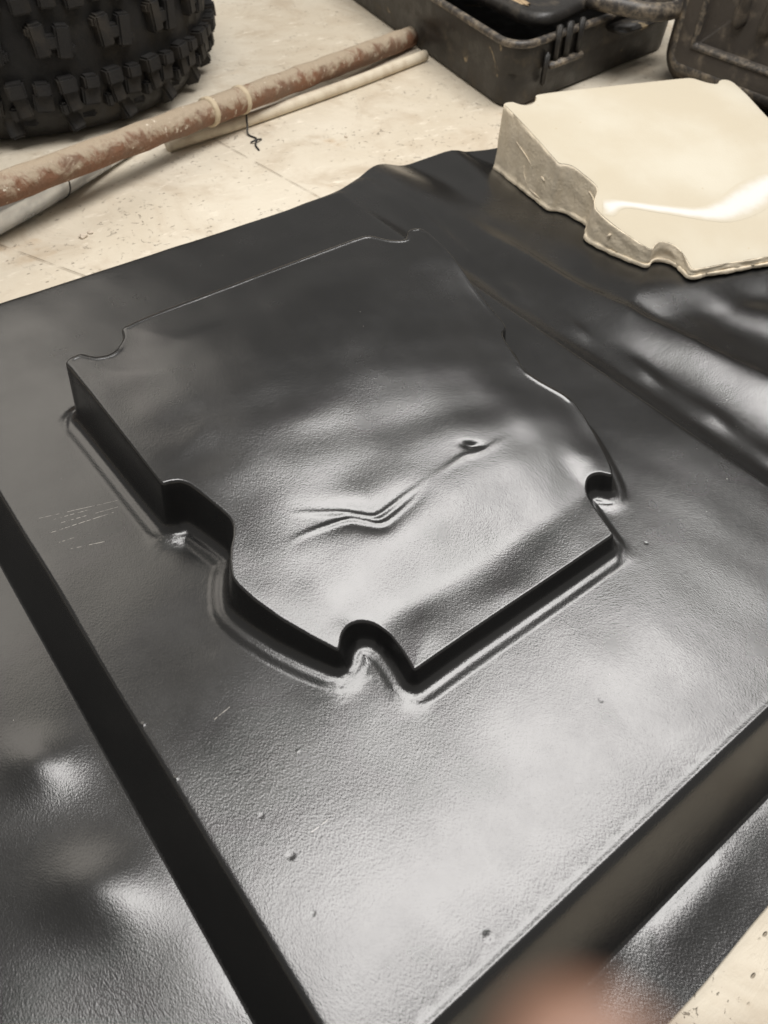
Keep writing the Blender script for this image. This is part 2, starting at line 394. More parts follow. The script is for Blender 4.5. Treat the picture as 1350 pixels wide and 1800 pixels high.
def sheet_z(p, d, k, ins):
    """height of the sheet; d signed distance to the top outline of the moulding"""
    x, y = p[:, 0], p[:, 1]
    # raised board, sloping skirts and flange
    t = np.maximum.reduce([(BX0 - x) / .030, (BY0 - y) / .0385, (x - BX1) / .085, (y - BY1) / .03])
    wid = np.where(t == (x - BX1) / .085, .085, .032)
    r = np.where((BX0 - x) / .030 >= t - 1e-9, .0007, .0014) / wid
    sp = .5 * (t + np.sqrt(t * t + 4 * r * r)); s1 = .5 * (1 + np.sqrt(1 + 4 * r * r))
    lin = np.minimum(sp / s1, 1)
    right = (x - BX1) / .085 >= t - 1e-9
    f = np.where(right, 1 - (1 - lin) ** 2.2, lin)
    hb = HB + .0125 * sstep(.665, .60, x)              # the sheet lies lower at the front and left
    hb = hb * (1 - .82 * sstep(.70, .90, y) * sstep(.88, .70, x) * sstep(.5, .6, x))    # almost flush at the far corner
    base = -hb * f + w_pan(x, y) * sstep(.02, -.1, t) + w_pan2(x, y) * sstep(.02, -.05, t)
    base = base + .0011 * np.exp(-((y - BY0 - .0045) / .0028) ** 2) * (x > BX0 + .004) * (x < BX1 - .004)   # bead along the front bend
    out = np.clip(t - 1, 0, None)
    fl = np.zeros_like(x)
    # flange droops towards the floor
    front = np.clip((-.0105 - y) / .047, 0, 1); left = np.clip((-x) / .35, 0, 1)
    fl -= .0012 * np.maximum(front, left ** 1.3)
    o = sstep(0, .35, out)
    fl += (w_fl(x, y) + w_fl2(x, y)) * np.where(x < BX0, .3, 1.0) * o * sstep(.05, -.02, -y - .0) 
    # two soft swellings on the left flange
    fl += np.where(x < .02, .0075 * gauss(x, y, -.045, .245, .026, .038, .5) + .0068 * gauss(x, y, -.045, .362, .02, .026, .5), 0)
    # folds in the right flange
    rr = x - (.805 + .05 * sstep(.6, .2, y))
    fold = np.where(rr < 0, np.exp(-(rr / .055) ** 2), np.exp(-(rr / .016) ** 2))
    fl += np.where(right & (x > BX1), .016 * fold * sstep(.85, .62, y), 0)
    r2 = x - (.93 + .10 * sstep(.6, .15, y)); fl += np.where(x > BX1, .009 * np.exp(-(r2 / .032) ** 2) * sstep(.55, .35, y), 0)
    r3 = x - (1.06 + .12 * sstep(.6, .15, y)); fl += np.where(x > BX1, .006 * np.exp(-(r3 / .034) ** 2) * sstep(.50, .30, y), 0)
    fl = np.where(t > 1, fl, fl * sstep(.6, 1, t))
    for qx, qy in ((.735, .512), (.742, .402), (.744, .296), (.742, .20), (.728, .62)):
        fl += .0044 * gauss(x, y, qx, qy, .0125, .028, -.12)
    zz = np.maximum(base + fl, ZF + .0035)
    # carried under the foam block
    l = buck_local(p); bx = np.abs(l[:, 0] - .365) - .23; by = np.abs(l[:, 1] - .45) - .235
    db = np.maximum(bx, by); wgt = sstep(.06, -.015, db) * (x > .72)
    zz = zz * (1 - wgt) + (buck_base(l) - .0022) * wgt
    # the moulding
    yn = OL[k, 1]; zt_edge = gedge(OL[k, 0], yn)
    RR = .0028 + .0012 * sstep(.62, .67, yn)
    dd = np.clip(d + RR, 0, RR)
    swell = .0115 * gauss(x, y, .32, .54, .19, .120) * sstep(0, -.075, d) + w_top(x, y) * sstep(0, -.055, d)
    rim = sstep(.25, .7, NRM[k] @ np.array([.5, .85])) * sstep(.25, .32, yn) * .0009 * np.exp(-((d + .0058) / .0019) ** 2)
    tin = gedge(x, y) + rim + swell + top_detail(p) * sstep(0, -.02, d) - (RR - np.sqrt(np.clip(RR * RR - dd * dd, 0, None)))
    wd = .0012 + .055 * zt_edge
    kk = np.clip((zt_edge - .003) / .03, .5, 1)
    lip = .0031 * kk; fh = .0135 * kk; ws = .70 + .35 * kk
    s = (d - wd) / ws
    wall = (zt_edge - RR) + (lip + fh - zt_edge + RR) * np.clip(d / wd, 0, 1)
    cc = np.clip(1 - s / .0100, 0, 1); conc = lip + fh * (1 - np.sqrt(np.clip(1 - cc ** 2.0, 0, 1)))
    u = np.clip((s - .0095) / .0105, 0, 1); ap = np.where(s < .0098, conc, lip * (.5 + .5 * np.cos(np.pi * u)))
    mould = np.where(d <= 0, tin, np.where(s < 0, wall, ap + base))
    return np.where(ins | (d < wd + .029), mould, zz)

# point cloud: contour rings of the moulding, edge rows of the board, grids elsewhere
pts = []
rings = [-.022, -.0175, -.0135, -.0105, -.0092, -.0082, -.0075, -.0068, -.0061, -.0054, -.0047, -.004, -.0034, -.0027, -.0022, -.0017, -.0012, -.0008, -.0004, 0, .0009, .0018, .0027, .0036, .0044,
         ] + list(np.arange(.0050, .031, .00085)) + [.0325, .0345, .037, .040]
for o in rings:
    q = OL + NRM * o
    if o < -.008 or o > .026: q = q[::2] if o > -.012 else q[::3]
    d, _ = nearest(q); ok = d > abs(o) - 1.2e-4
    q = q[ok]
    keep = [0]
    for i in range(1, len(q)):
        if abs(q[i, 0] - q[keep[-1], 0]) + abs(q[i, 1] - q[keep[-1], 1]) > .0009: keep.append(i)
    pts.append(q[keep])
def grid(x0, x1, y0, y1, s):
    a, b = np.meshgrid(np.arange(x0, x1, s), np.arange(y0, y1, s)); b = b + (np.arange(a.shape[1]) % 2)[None, :] * s * .5
    g = np.c_[a.ravel(), b.ravel()]; return g + rng.uniform(-.12, .12, g.shape) * s
g1 = grid(.13, .6, .2, .7, .0042); d, _ = nearest(g1); g1 = g1[(inside(g1)) & (d > .024)]
fine = ((g1[:, 0] > .18) & (g1[:, 0] < .47) & (g1[:, 1] > .325) & (g1[:, 1] < .405)); g1 = g1[~fine]
g2 = grid(.18, .47, .325, .405, .0016); d, _ = nearest(g2); g2 = g2[inside(g2) & (d > .024)]
gf = grid(.09, .64, .17, .74, .0021); d, _ = nearest(gf); gf = gf[(~inside(gf)) & (d > .0045) & (d < .043)]
ringp = np.vstack(pts); kd = kdtree.KDTree(len(ringp))
for i, q in enumerate(ringp): kd.insert((q[0], q[1], 0), i)
kd.balance(); gf = np.array([q for q in gf if kd.find((q[0], q[1], 0))[2] > .0022])       # only where the rings leave gaps
g3 = grid(BX0 + .012, BX1 - .012, BY0 + .012, BY1 - .012, .0085); d, _ = nearest(g3); g3 = g3[(~inside(g3)) & (d > .043)]
pts += [g1, g2, g3, gf]
def row(n0, n1, step, fx): 
    t = np.arange(n0, n1, step); return np.array([fx(q) for q in t])
cz = lambda y: 0.0005 + .0012 * math.sin(y * 19) + .0008 * math.sin(y * 47 + 1)
cf = lambda x: -.0098 + .0009 * math.sin(x * 31) + .0007 * math.sin(x * 83)
for o in (-.0095, -.0075, -.006, -.0048, -.0036, -.0024, -.0012, 0, .0012, .0025, .004, .006, .012, .018):
    pts += [row(BY0, BY1, .0026, lambda y: (BX0 - o, y)), row(BX0, BX1, .0026, lambda x: (x, BY0 - o)),
            row(BY0, BY1, .0026, lambda y: (BX1 + o, y)), row(BX0, BX1, .0026, lambda x: (x, BY1 + o))]
for o in (.0, .0015, .003, .0055):
    pts += [row(-.03, .96, .003, lambda y: (-o, y)), row(-.4, .75, .003, lambda x: (x, BY0 - .0385 - o))]
for o in (.026, .034, .0365, .0375):
    pts += [row(BX0, BX1, .004, lambda x: (x, BY0 - o))]
pts += [row(BY0, BY1, .004, lambda y: (BX0 - .024, y)), row(BY0, BY1, .004, lambda y: (BX0 - .0275, y)), row(BY0, BY1, .003, lambda y: (BX0 - .029, y))]
POLY = [(-.45, -.0555), (-.1, -.058), (.10, -.060), (.20, -.0595), (.26, -.0605), (.33, -.058), (.45, -.060), (.62, -.058), (1.0, -.06), (1.75, -.06), (1.75, .80), (1.5, .92), (1.25, .965), (1.12, .985),
        (1.045, .994), (.996, 1.004), (.948, 1.022), (.885, 1.030), (.833, 1.022), (.778, 1.000), (.7210, .968), (.690, .952), (.668, .9395), (.645, .9310), (.61, .9285), (.55, .9275), (.3, .9275), (.04, .9285), (0, .94), (-.45, .96)]
PO = []
for i, p in enumerate(POLY):
    q = POLY[(i + 1) % len(POLY)]; n = max(1, int(math.hypot(q[0] - p[0], q[1] - p[1]) / .012))
    PO += [(p[0] + (q[0] - p[0]) * k / n, p[1] + (q[1] - p[1]) * k / n) for k in range(n)]
PO = np.array(PO); c0 = PO.mean(0)
for _ in range(2): PO = .5 * PO + .25 * (np.roll(PO, 1, 0) + np.roll(PO, -1, 0))
def in_poly(p, poly):
    r = np.zeros(len(p), bool)
    for (x0, y0), (x1, y1) in zip(poly, np.roll(poly, -1, 0)):
        c = (y0 > p[:, 1]) != (y1 > p[:, 1]); r ^= c & (p[:, 0] < (x1 - x0) * (p[:, 1] - y0) / (y1 - y0 + 1e-15) + x0)
    return r
ga = grid(-.45, .72, -.06, 1.0, .011); ga = ga[(ga[:, 0] < -.009) | (ga[:, 1] < -.019) | (ga[:, 0] > BX1 + .02) | (ga[:, 1] > BY1 + .02)]
gb = grid(.72, 1.12, -.06, 1.05, .008); gc = grid(1.12, 1.75, -.06, 1.0, .014)
gg = np.vstack([ga, gb, gc])
dp = np.min(np.hypot(gg[:, None, 0] - PO[None, ::1, 0], gg[:, None, 1] - PO[None, ::1, 1]), axis=1)
pts.append(gg[in_poly(gg, PO) & (dp > .006)])
allp = np.vstack([PO] + pts)
ok = np.ones(len(allp), bool); ok[len(PO):] = in_poly(allp[len(PO):], PO)
allp = allp[ok]
key = np.round(allp / .00035).astype(np.int64); _, idx = np.unique(key[:, 0] * 1000003 + key[:, 1], return_index=True)
idx = np.union1d(idx, np.arange(len(PO))); allp = allp[idx]
edges = [(i, (i + 1) % len(PO)) for i in range(len(PO))]
vo, eo, fo, *_ = geometry.delaunay_2d_cdt([Vector(p) for p in allp], edges, [], 1, 1e-7)
V2 = np.array([tuple(q) for q in vo]); F = np.array(fo)
d, k = nearest(V2); ins = inside(V2) ; sd = np.where(ins, -d, d)
Z = sheet_z(V2, sd, k, ins & (d > 0))
E_ = np.vstack([F[:, [0, 1]], F[:, [1, 2]], F[:, [2, 0]]]); E_ = np.vstack([E_, E_[:, ::-1]])
kg = kdtree.KDTree(len(gf))
for i, q in enumerate(gf): kg.insert((q[0], q[1], 0), i)
kg.balance(); wv = np.zeros(len(Z)); s_ = sd - .0012 - .055 * gtop(OL[k, 1])
for i in np.nonzero((s_ > .002) & (sd < .046))[0]:
    wv[i] = .6 * max(0, 1 - kg.find((V2[i, 0], V2[i, 1], 0))[2] / .009) * min(1, (s_[i] - .002) / .003)
for _ in range(40):                                  # draw the skin of the foot smooth
    acc = np.bincount(E_[:, 0], Z[E_[:, 1]], len(Z)); cnt = np.bincount(E_[:, 0], minlength=len(Z))
    Z = Z + wv * (acc / np.maximum(cnt, 1) - Z)
V3 = np.c_[V2, Z]
# orient faces upwards
a, b, c = V2[F[:, 0]], V2[F[:, 1]], V2[F[:, 2]]
ar = (b[:, 0] - a[:, 0]) * (c[:, 1] - a[:, 1]) - (b[:, 1] - a[:, 1]) * (c[:, 0] - a[:, 0])
F[ar < 0] = F[ar < 0][:, ::-1]
cen = V2[F].mean(1); cd = sd[F].mean(1)
on_board = (cen[:, 0] > BX0 - .0345) & (cen[:, 0] < BX1 + .012) & (cen[:, 1] > BY0 - .043) & (cen[:, 1] < BY1 + .012)
cls = np.where(cd < .038, 0, np.where(on_board, 1, 2))
sheet = empty('formed_sheet', (.34, .476, -HB), 'large glossy black vacuum formed plastic sheet with a raised notched moulding on its board', 'plastic sheet')
for c_, nm in ((0, 'moulding'), (1, 'raised_panel'), (2, 'flange')):
    ff = F[cls == c_]; u, inv = np.unique(ff, return_inverse=True)
    vv = V3[u]; f2 = inv.reshape(-1, 3)
    o = pydata(nm, vv, f2, SHEET, None)
    o.parent = sheet; o.matrix_parent_inverse = Matrix.Translation(sheet.location).inverted()
    if c_ == 2:                                     # thickness at the cut edge, a strip turned down along the outline
        n = len(PO); ez = Z[:n]; lo = np.c_[V2[:n], ez - .0027]; inn = PO + (PO.mean(0) - PO) * .004
        e = pydata('cut_edge', np.vstack([np.c_[V2[:n], ez], lo, np.c_[inn, ez - .0027]]),
                   [(k + n * q, k + n * (q + 1), (k + 1) % n + n * (q + 1), (k + 1) % n + n * q) for q in (0, 1) for k in range(n)], SHEET, None, smooth=False)
        e.parent = sheet; e.matrix_parent_inverse = Matrix.Translation(sheet.location).inverted()

# ------------------------------------------------------------------ the foam former
def buck():
    root = empty('foam_block', (BK['x'], BK['y'], -HB), 'cream foam former with cut sides standing on the rippled black sheet', 'foam block')
    P = lambda o: (setattr(o, 'parent', root), setattr(o, 'matrix_parent_inverse', Matrix.Translation(root.location).inverted()))
    ol = relax(resample(OL, .0035), 1); n = len(ol)
    tn = np.roll(ol, -1, 0) - np.roll(ol, 1, 0); tn /= np.linalg.norm(tn, axis=1)[:, None]; nr = np.c_[tn[:, 1], -tn[:, 0]]
    def ztop(l): return buck_base(l) + gtop(l[:, 1]) + BK['c0'] + BK['sz'] * (l[:, 1] - CTR[1])
    w1, w2 = Wave(.035, .0004, seed=21), Wave(.012, .00022, seed=22)
    # top
    q = [ol - nr * .0022]; d0 = [.0]
    gg = grid(.13, .6, .2, .7, .009); dd, _ = nearest(gg); gg = gg[inside(gg) & (dd > .008)]
    al = np.vstack([ol - nr * .0022, ol - nr * .0007, gg])
    vo, eo, fo, *_ = geometry.delaunay_2d_cdt([Vector(p) for p in al], [(i + n, (i + 1) % n + n) for i in range(n)], [], 1, 1e-7)
    l = np.array([tuple(z) for z in vo]); dd, _ = nearest(l)
    z = ztop(l) - .0010 * np.clip(1 - dd / .0025, 0, 1) ** 2 + w_top(l[:, 0], l[:, 1]) * .5 * sstep(.0, .03, dd)
    top = pydata('top_face', np.c_[buck_world(l), z], fo, FOAM); P(top)
    # sides, with a thin ragged flash along the foot
    lv = [(1.0, -.0007), (.985, .0), (.93, .0004), (.8, .0008), (.68, .0010), (.55, .0012), (.42, .0014), (.3, .0016), (.2, .0018), (.12, .002), (.075, .0022), (.06, .0034), (.02, .0038), (0, .0034)]
    vs = []; 
    sarc = np.arange(n) * .0035
    rag = .0007 * np.sin(sarc * 90) + .0008 * np.sin(sarc * 231 + 1) + rng.uniform(-.0009, .0009, n)
    for i, (t, o) in enumerate(lv):
        off = o + (0 if i == 0 else w1(sarc, np.full(n, t * .09)) + w2(sarc, np.full(n, t * .09)))
        if i >= len(lv) - 3: off = off + rag * .6
        p = ol + nr * (off[:, None] if hasattr(off, '__len__') else off)
        hh = ztop(ol) - buck_base(ol)
        zz = buck_base(ol) + hh * t - (.0012 if t == 1.0 else 0)
        if t < .08: zz = buck_base(ol) + .075 * .055 * t / .06 + (rag * .5 + .0006 if t > 0 else 0)
        vs.append(np.c_[buck_world(p), zz])
    m = len(lv); V = np.vstack(vs); Fc = []
    for i in range(m - 1):
        for k in range(n):
            Fc.append((i * n + k, (i + 1) * n + k, (i + 1) * n + (k + 1) % n, i * n + (k + 1) % n))
    side = pydata('side_wall', V, Fc, FOAM_SIDE); P(side)
    # pale drips left on the cut sides
    bm = bmesh.new()
    def on_side(px, py, t):
        j = ((ol - np.array([px, py])) ** 2).sum(1).argmin(); w = buck_world(ol[j:j + 1] + nr[j] * .0012)[0]
        return (w[0], w[1], buck_base(ol[j:j + 1])[0] + t * (ztop(ol[j:j + 1]) - buck_base(ol[j:j + 1]))[0])
    for path, r in (([(.1365, .565, .42), (.1370, .56, .26), (.1375, .535, .12), (.138, .505, .10)], .0017), ([(.1392, .60, .66), (.139, .57, .6), (.139, .54, .52)], .0012),
                    ([(.152, .325, .6), (.153, .322, .58)], .004), ([(.166, .42, .75), (.168, .41, .72), (.17, .40, .70)], .0014), ([(.139, .51, .5), (.139, .50, .47)], .0022)):
        pp = smooth_path([on_side(*q) for q in path], 4); add_tube(bm, pp, [r * (.5 + .5 * math.sin(math.pi * (i + .6) / (len(pp) + .2))) for i in range(len(pp))], 8)
    o = from_bm('foam_drip', bm, FOAM_SIDE); o['kind'] = 'stuff'; P(o)
    # white filler streak skimmed over the top
    up = np.array([(.158, .366), (.166, .378), (.19, .372), (.24, .352), (.30, .332), (.34, .342), (.40, .372), (.46, .388), (.53, .392)])
    lo = np.array([(.1475, .347), (.162, .340), (.19, .352), (.24, .330), (.30, .300), (.34, .292), (.40, .305), (.46, .335), (.53, .345)])
    u = dense(up); w = dense(lo); nn = min(len(u), len(w)); V = []; Fc = []; K = 14
    for i in range(nn):
        for k in range(K + 1):
            V.append(u[i] * k / K + w[i] * (1 - k / K))
    V = np.array(V); e = np.tile(np.minimum(np.arange(K + 1), K - np.arange(K + 1)), nn) > 0
    zz = ztop(V) + w_top(V[:, 0], V[:, 1]) * .5 + np.where(e, .0009, -.0004)
    for i in range(nn - 1):
        for k in range(K): Fc.append((i * (K + 1) + k, (i + 1) * (K + 1) + k, (i + 1) * (K + 1) + k + 1, i * (K + 1) + k + 1))
    kk = np.tile(np.minimum(np.arange(K + 1), K - np.arange(K + 1)), nn) / 6.5; ii = np.repeat(np.arange(nn), K + 1) / 14.0
    zz = ztop(V) + w_top(V[:, 0], V[:, 1]) * .5 + np.where(kk > 0, .0006, .0002)
    o = pydata('filler_streak', np.c_[buck_world(V), zz], [f[::-1] for f in Fc], FILLER)
    o.data.attributes.new('thickness', 'FLOAT', 'POINT').data.foreach_set('value', np.minimum(1, np.minimum(kk, ii)).astype(np.float32)); o['label'] = 'smooth white filler streak'; P(o)
buck()

# ------------------------------------------------------------------ knobbly tyre lying on its side
def tyre():
    cx, cy = .485, 1.82
    root = empty('knobbly_tyre', (cx, cy, ZF), 'dusty black knobbly off-road tyre lying flat on the concrete', 'tyre')
    R = .385; Hh = .335
    prof = [(.23, .05), (.25, .028), (.29, .008), (.325, .0), (.352, .010), (.372, .035), (.381, .075), (.383, .105), (.386, .13), (.387, .168)]
    prof = prof + [(r, Hh - z) for r, z in prof[-2::-1]]
    prof += [(.225, Hh - .07), (.215, Hh * .5), (.225, .07)]
    n = 120; bm = bmesh.new(); rings = []
    for k in range(n):
        a = 2 * math.pi * k / n; rings.append([bm.verts.new((r * math.cos(a), r * math.sin(a), z)) for r, z in prof])
    m = len(prof)
    for k in range(n):
        A, B = rings[k], rings[(k + 1) % n]
        for i in range(m): bm.faces.new((A[i], B[i], B[(i + 1) % m], A[(i + 1) % m]))
    from_bm('carcass', bm, RUBBER, root)
    def block(boxes, mesh_name):
        bm = bmesh.new()
        for c, s, rz in boxes: add_box(bm, c, s, Matrix.Rotation(rz, 3, 'X'), .0034)
        bmesh.ops.recalc_face_normals(bm, faces=bm.faces)
        me = bpy.data.meshes.new(mesh_name); bm.to_mesh(me); bm.free(); me.materials.append(KNOB); return me
    # local frame of a knob: x outward, y along the tread, z up
    hk = block([((.007, -.0185, .003), (.026, .025, .050), .08), ((.007, .0185, -.003), (.026, .025, .050), -.08), ((.006, 0, -.002), (.022, .030, .022), 0),
                ((.006, -.032, .016), (.020, .010, .016), 0), ((.006, .032, -.016), (.020, .010, .016), 0)], 'tread_knob')
    sa = block([((.006, 0, .004), (.036, .031, .026), .06), ((-.003, .004, -.022), (.036, .024, .036), .15), ((-.005, -.012, -.034), (.032, .014, .022), 0)], 'shoulder_knob')
    sb = block([((.005, 0, .002), (.032, .027, .022), -.05), ((-.004, -.003, -.020), (.032, .032, .030), -.12)], 'shoulder_knob_small')
    sl = block([((-.002, -.014, 0), (.030, .026, .046), .25), ((-.003, .016, .008), (.026, .028, .028), -.1)], 'side_lug')
    def place(me, nm, r, a, z, tilt=0.0, flip=False):
        o = bpy.data.objects.new(nm, me); COL.objects.link(o); o.parent = root
        M = Matrix.Translation((r * math.cos(a), r * math.sin(a), z)) @ Matrix.Rotation(a, 4, 'Z') @ Matrix.Rotation(tilt, 4, 'Y')
        if flip: M = M @ Matrix.Rotation(math.pi, 4, 'X')
        o.matrix_local = M
    N = 23; a0 = math.radians(-97)
    for i in range(N):
        a = a0 + 2 * math.pi * i / N
        place(hk, 'tread_knob', .3835, a, .168)
        place(sl, 'side_lug', .366, a + .06, .040, -.40 + .08 * (i % 2))
        place(sl, 'side_lug', .358, a + .06, Hh - .03, .55, True)
    for i in range(60):
        a = a0 + 2 * math.pi * i / 60
        place(sa if i % 2 == 0 else sb, 'shoulder_knob', .381, a + .02, .096, -.06)
        place(sa if i % 2 else sb, 'shoulder_knob', .381, a + .02, Hh - .108, .06, True)
tyre()

# ------------------------------------------------------------------ pipes on the floor
def pipes():
    a, b = Vector((.232, 1.172, .016)), Vector((1.215, 1.496, -.039)); dr = (b - a)
    pt = lambda t: a + dr * t
    root = empty('rusty_pipe', pt(.4), 'long rusty brown pipe splashed with plaster lying across the floor', 'pipe')
    def P(o): o.parent = root; o.matrix_parent_inverse = Matrix.Translation(root.location).inverted()
    bm = bmesh.new(); ts = np.linspace(-.6, 1.05, 60)
    add_tube(bm, [pt(t) for t in ts], [.0215 + .0007 * math.sin(i * 1.7) + .0005 * math.sin(i * 4.1) for i in range(60)], 24)
    P(from_bm('pipe_tube', bm, PIPE))
    for t in (.415, .495):
        bm = bmesh.new(); u = dr.normalized()
        add_tube(bm, [pt(t) - u * .006, pt(t) - u * .004, pt(t) + u * .004, pt(t) + u * .006], [.0214, .0246, .0244, .0214], 24)
        P(from_bm('pipe_collar', bm, COLLAR))
    bm = bmesh.new(); u = dr.normalized()
    add_tube(bm, [pt(.415 + .08 * k / 6) for k in range(7)], .0226, 24)
    P(from_bm('pipe_sleeve', bm, PIPE))
    # steel handle
    root2 = empty('steel_tube', (.3, 1.24, ZF), 'shiny galvanised steel tube tapering to a black rubber tip under the rusty pipe', 'tube')
    def P2(o): o.parent = root2; o.matrix_parent_inverse = Matrix.Translation(root2.location).inverted()
    c = [(-.12, 1.098), (.05, 1.150), (.15, 1.185), (.232, 1.219), (.30, 1.249), (.375, 1.286), (.455, 1.328), (.525, 1.363)]
    r = [.040, .0395, .039, .038, .035, .028, .0205, .015]
    pp = smooth_path([(x, y, rr) for (x, y), rr in zip(c, r)], 8)
    bm = bmesh.new(); add_tube(bm, [(p.x, p.y, ZF + p.z + .0006) for p in pp], [p.z for p in pp], 28); P2(from_bm('tube_body', bm, STEEL))
    bm = bmesh.new(); q = pp[-1]; dd = Vector((.9, .45, 0)).normalized()
    add_tube(bm, [Vector((q.x, q.y, ZF + .0155)) + dd * k for k in (-.004, 0, .02, .035, .039)], [.0150, .0155, .0150, .0135, .009], 20); P2(from_bm('rubber_tip', bm, BLACK_RUBBER))
    bm = bmesh.new(); i = 36; p = pp[i]; t = (pp[i + 1] - pp[i - 1]); t.z = 0; t.normalize()
    add_tube(bm, [Vector((p.x, p.y, ZF + p.z)) + t * k for k in (-.0012, .0012)], [p.z + .0006] * 2, 28); P2(from_bm('seam_band', bm, BLACK_RUBBER))
    # cream conduit
    pp = smooth_path([(.560, 1.3225, ZF + .0113), (.73, 1.340, ZF + .0113), (.998, 1.381, ZF + .0113), (1.238, 1.428, ZF + .0113)], 10)
    bm = bmesh.new(); add_tube(bm, pp, .0112, 18)
    tag(from_bm('conduit', bm, CONDUIT), 'slim cream conduit on the floor alongside the rusty pipe', 'conduit')
    bm = bmesh.new()
    add_tube(bm, smooth_path([(.738, 1.352, ZF + .028), (.722, 1.322, ZF + .014), (.712, 1.304, ZF + .003), (.716, 1.284, ZF + .002), (.708, 1.268, ZF + .004), (.70, 1.258, ZF + .002), (.695, 1.238, ZF + .0016)], 6), .0017, 8)
    add_tube(bm, smooth_path([(.722, 1.274, ZF + .002), (.708, 1.268, ZF + .006), (.698, 1.272, ZF + .002)], 5), .0017, 8)
    tag(from_bm('wire', bm, WIRE), 'short twisted black wire end on the concrete below the cream conduit', 'wire')
pipes()

# ------------------------------------------------------------------ tool cases
def rounded(cx, cy, u, v, w, l, r, inset=0.0, n=7):   # corner (cx,cy), w along u, l along v
    pts = []; r = max(r - inset, .004)
    for (a, b, s0) in ((w - inset - r, inset + r, -90), (w - inset - r, l - inset - r, 0), (inset + r, l - inset - r, 90), (inset + r, inset + r, 180)):
        for k in range(n + 1):
            t = math.radians(s0 + 90 * k / n); pu, pv = a + r * math.cos(t), b + r * math.sin(t)
            pts.append((cx + u[0] * pu + v[0] * pv, cy + u[1] * pu + v[1] * pv))
    return pts
def loft(bm, loops, cap0=False, cap1=False):
    prev = None; first = None
    for L in loops:
        R_ = [bm.verts.new(p) for p in L]; n = len(R_)
        if prev:
            for k in range(n): bm.faces.new((prev[k], prev[(k + 1) % n], R_[(k + 1) % n], R_[k]))
        else: first = R_
        prev = R_
    if cap0: bm.faces.new(first[::-1])
    if cap1: bm.faces.new(prev)

def open_case():
    u, v = Vector((.992, .125)).normalized(), Vector((.213, .977)).normalized()
    cx, cy = 1.183, 1.107; W, L = .62, .95; r = .062
    root = empty('tool_case', (cx + .4, cy + .4, ZF), 'open black plastic tool case with scuffed rim and lid ajar, behind the foam former', 'tool case')
    def P(o, lab=None):
        o.parent = root; o.matrix_parent_inverse = Matrix.Translation(root.location).inverted()
        if lab: o['label'] = lab
        return o
    ring = lambda ins, z: [(x, y, z) for x, y in rounded(cx, cy, u, v, W, L, r, ins)]
    bm = bmesh.new()
    loft(bm, [ring(.016, ZF), ring(.008, ZF + .006), ring(.004, ZF + .05), ring(.0045, ZF + .064), ring(.0005, ZF + .068), ring(0, ZF + .118), ring(.0, ZF + .122),
              ring(.010, ZF + .122), ring(.016, ZF + .116), ring(.02, ZF + .03)], True, True)
    P(sharp(from_bm('case_body', bm, CASE), 50))
    bm = bmesh.new(); loft(bm, [ring(-.003, ZF + .112), ring(-.006, ZF + .117), ring(-.004, ZF + .1235), ring(.004, ZF + .1245), ring(.007, ZF + .121)])
    P(from_bm('case_rim', bm, CASE_EDGE))
    # lid, pushed back over the body
    lx, ly = cx + .078 * u.x + .0 * v.x, cy + .078 * u.y + .005
    lu = Vector((.965, .262)); lv = Vector((.13, .991))
    lr = lambda ins, z: [(x, y, z) for x, y in rounded(lx, ly, lu, lv, .56, .92, .075, ins)]
    zl = ZF + .139
    bm = bmesh.new()
    loft(bm, [lr(.02, zl - .016), lr(.004, zl - .012), lr(-.002, zl), lr(.004, zl + .012), lr(.016, zl + .015), lr(.026, zl + .011), lr(.032, zl + .004), lr(.06, zl + .006), lr(.10, zl + .008), lr(.115, zl + .002), lr(.16, zl + .002)], True, True)
    lid = P(sharp(from_bm('lid', bm, CASE), 60))
    bm = bmesh.new(); c = Vector((lx, ly, zl + .0075)) + Vector((lu.x * .03 + lv.x * .13, lu.y * .03 + lv.y * .13, 0))
    bmesh.ops.create_icosphere(bm, subdivisions=3, radius=1)
    for q in bm.verts:
        k = 1 + .35 * math.sin(q.co.x * 7 + q.co.y * 5) * math.cos(q.co.y * 9)
        q.co = Vector((q.co.x * .022 * k, q.co.y * .045 * k, q.co.z * .004)) + c
    o = from_bm('mud_clod', bm, MUD); o.parent = lid; o.matrix_parent_inverse = lid.matrix_parent_inverse @ Matrix(); o.matrix_parent_inverse = Matrix.Translation(root.location).inverted() if False else Matrix()
    # latch on the near end: three straps, a plate and a pin
    fx = lambda s, out, z: Vector((cx + u.x * s + u.y * out, cy + u.y * s - u.x * out, z))
    rot = Matrix.Rotation(math.atan2(u.y, u.x), 3, 'Z')
    for s, w in ((.125, .012), (.160, .016), (.200, .012)):
        bm = bmesh.new(); add_box(bm, fx(s, .006, ZF + .105), (w, .010, .066), rot, .002); P(from_bm('latch_strap', bm, CASE))
    bm = bmesh.new(); add_box(bm, fx(.162, .008, ZF + .070), (.11, .014, .012), rot, .003); P(from_bm('latch_plate', bm, CASE_EDGE))
    bm = bmesh.new(); add_box(bm, fx(.098, .006, ZF + .066), (.010, .012, .06), rot, .003); P(from_bm('latch_pin', bm, CASE))
    bm = bmesh.new()
    add_tube(bm, smooth_path([fx(.265, -.03, ZF + .150), fx(.285, .02, ZF + .148), fx(.32, .075, ZF + .142), fx(.37, .10, ZF + .140), fx(.45, .095, ZF + .140), fx(.52, .06, ZF + .142), fx(.55, -.02, ZF + .145)], 6), .0165, 14)
    P(from_bm('carry_handle', bm, CASE_EDGE))
    bm = bmesh.new(); add_box(bm, fx(.40, .025, ZF + .100), (.20, .05, .012), rot, .004); P(from_bm('handle_mount', bm, CASE))
open_case()

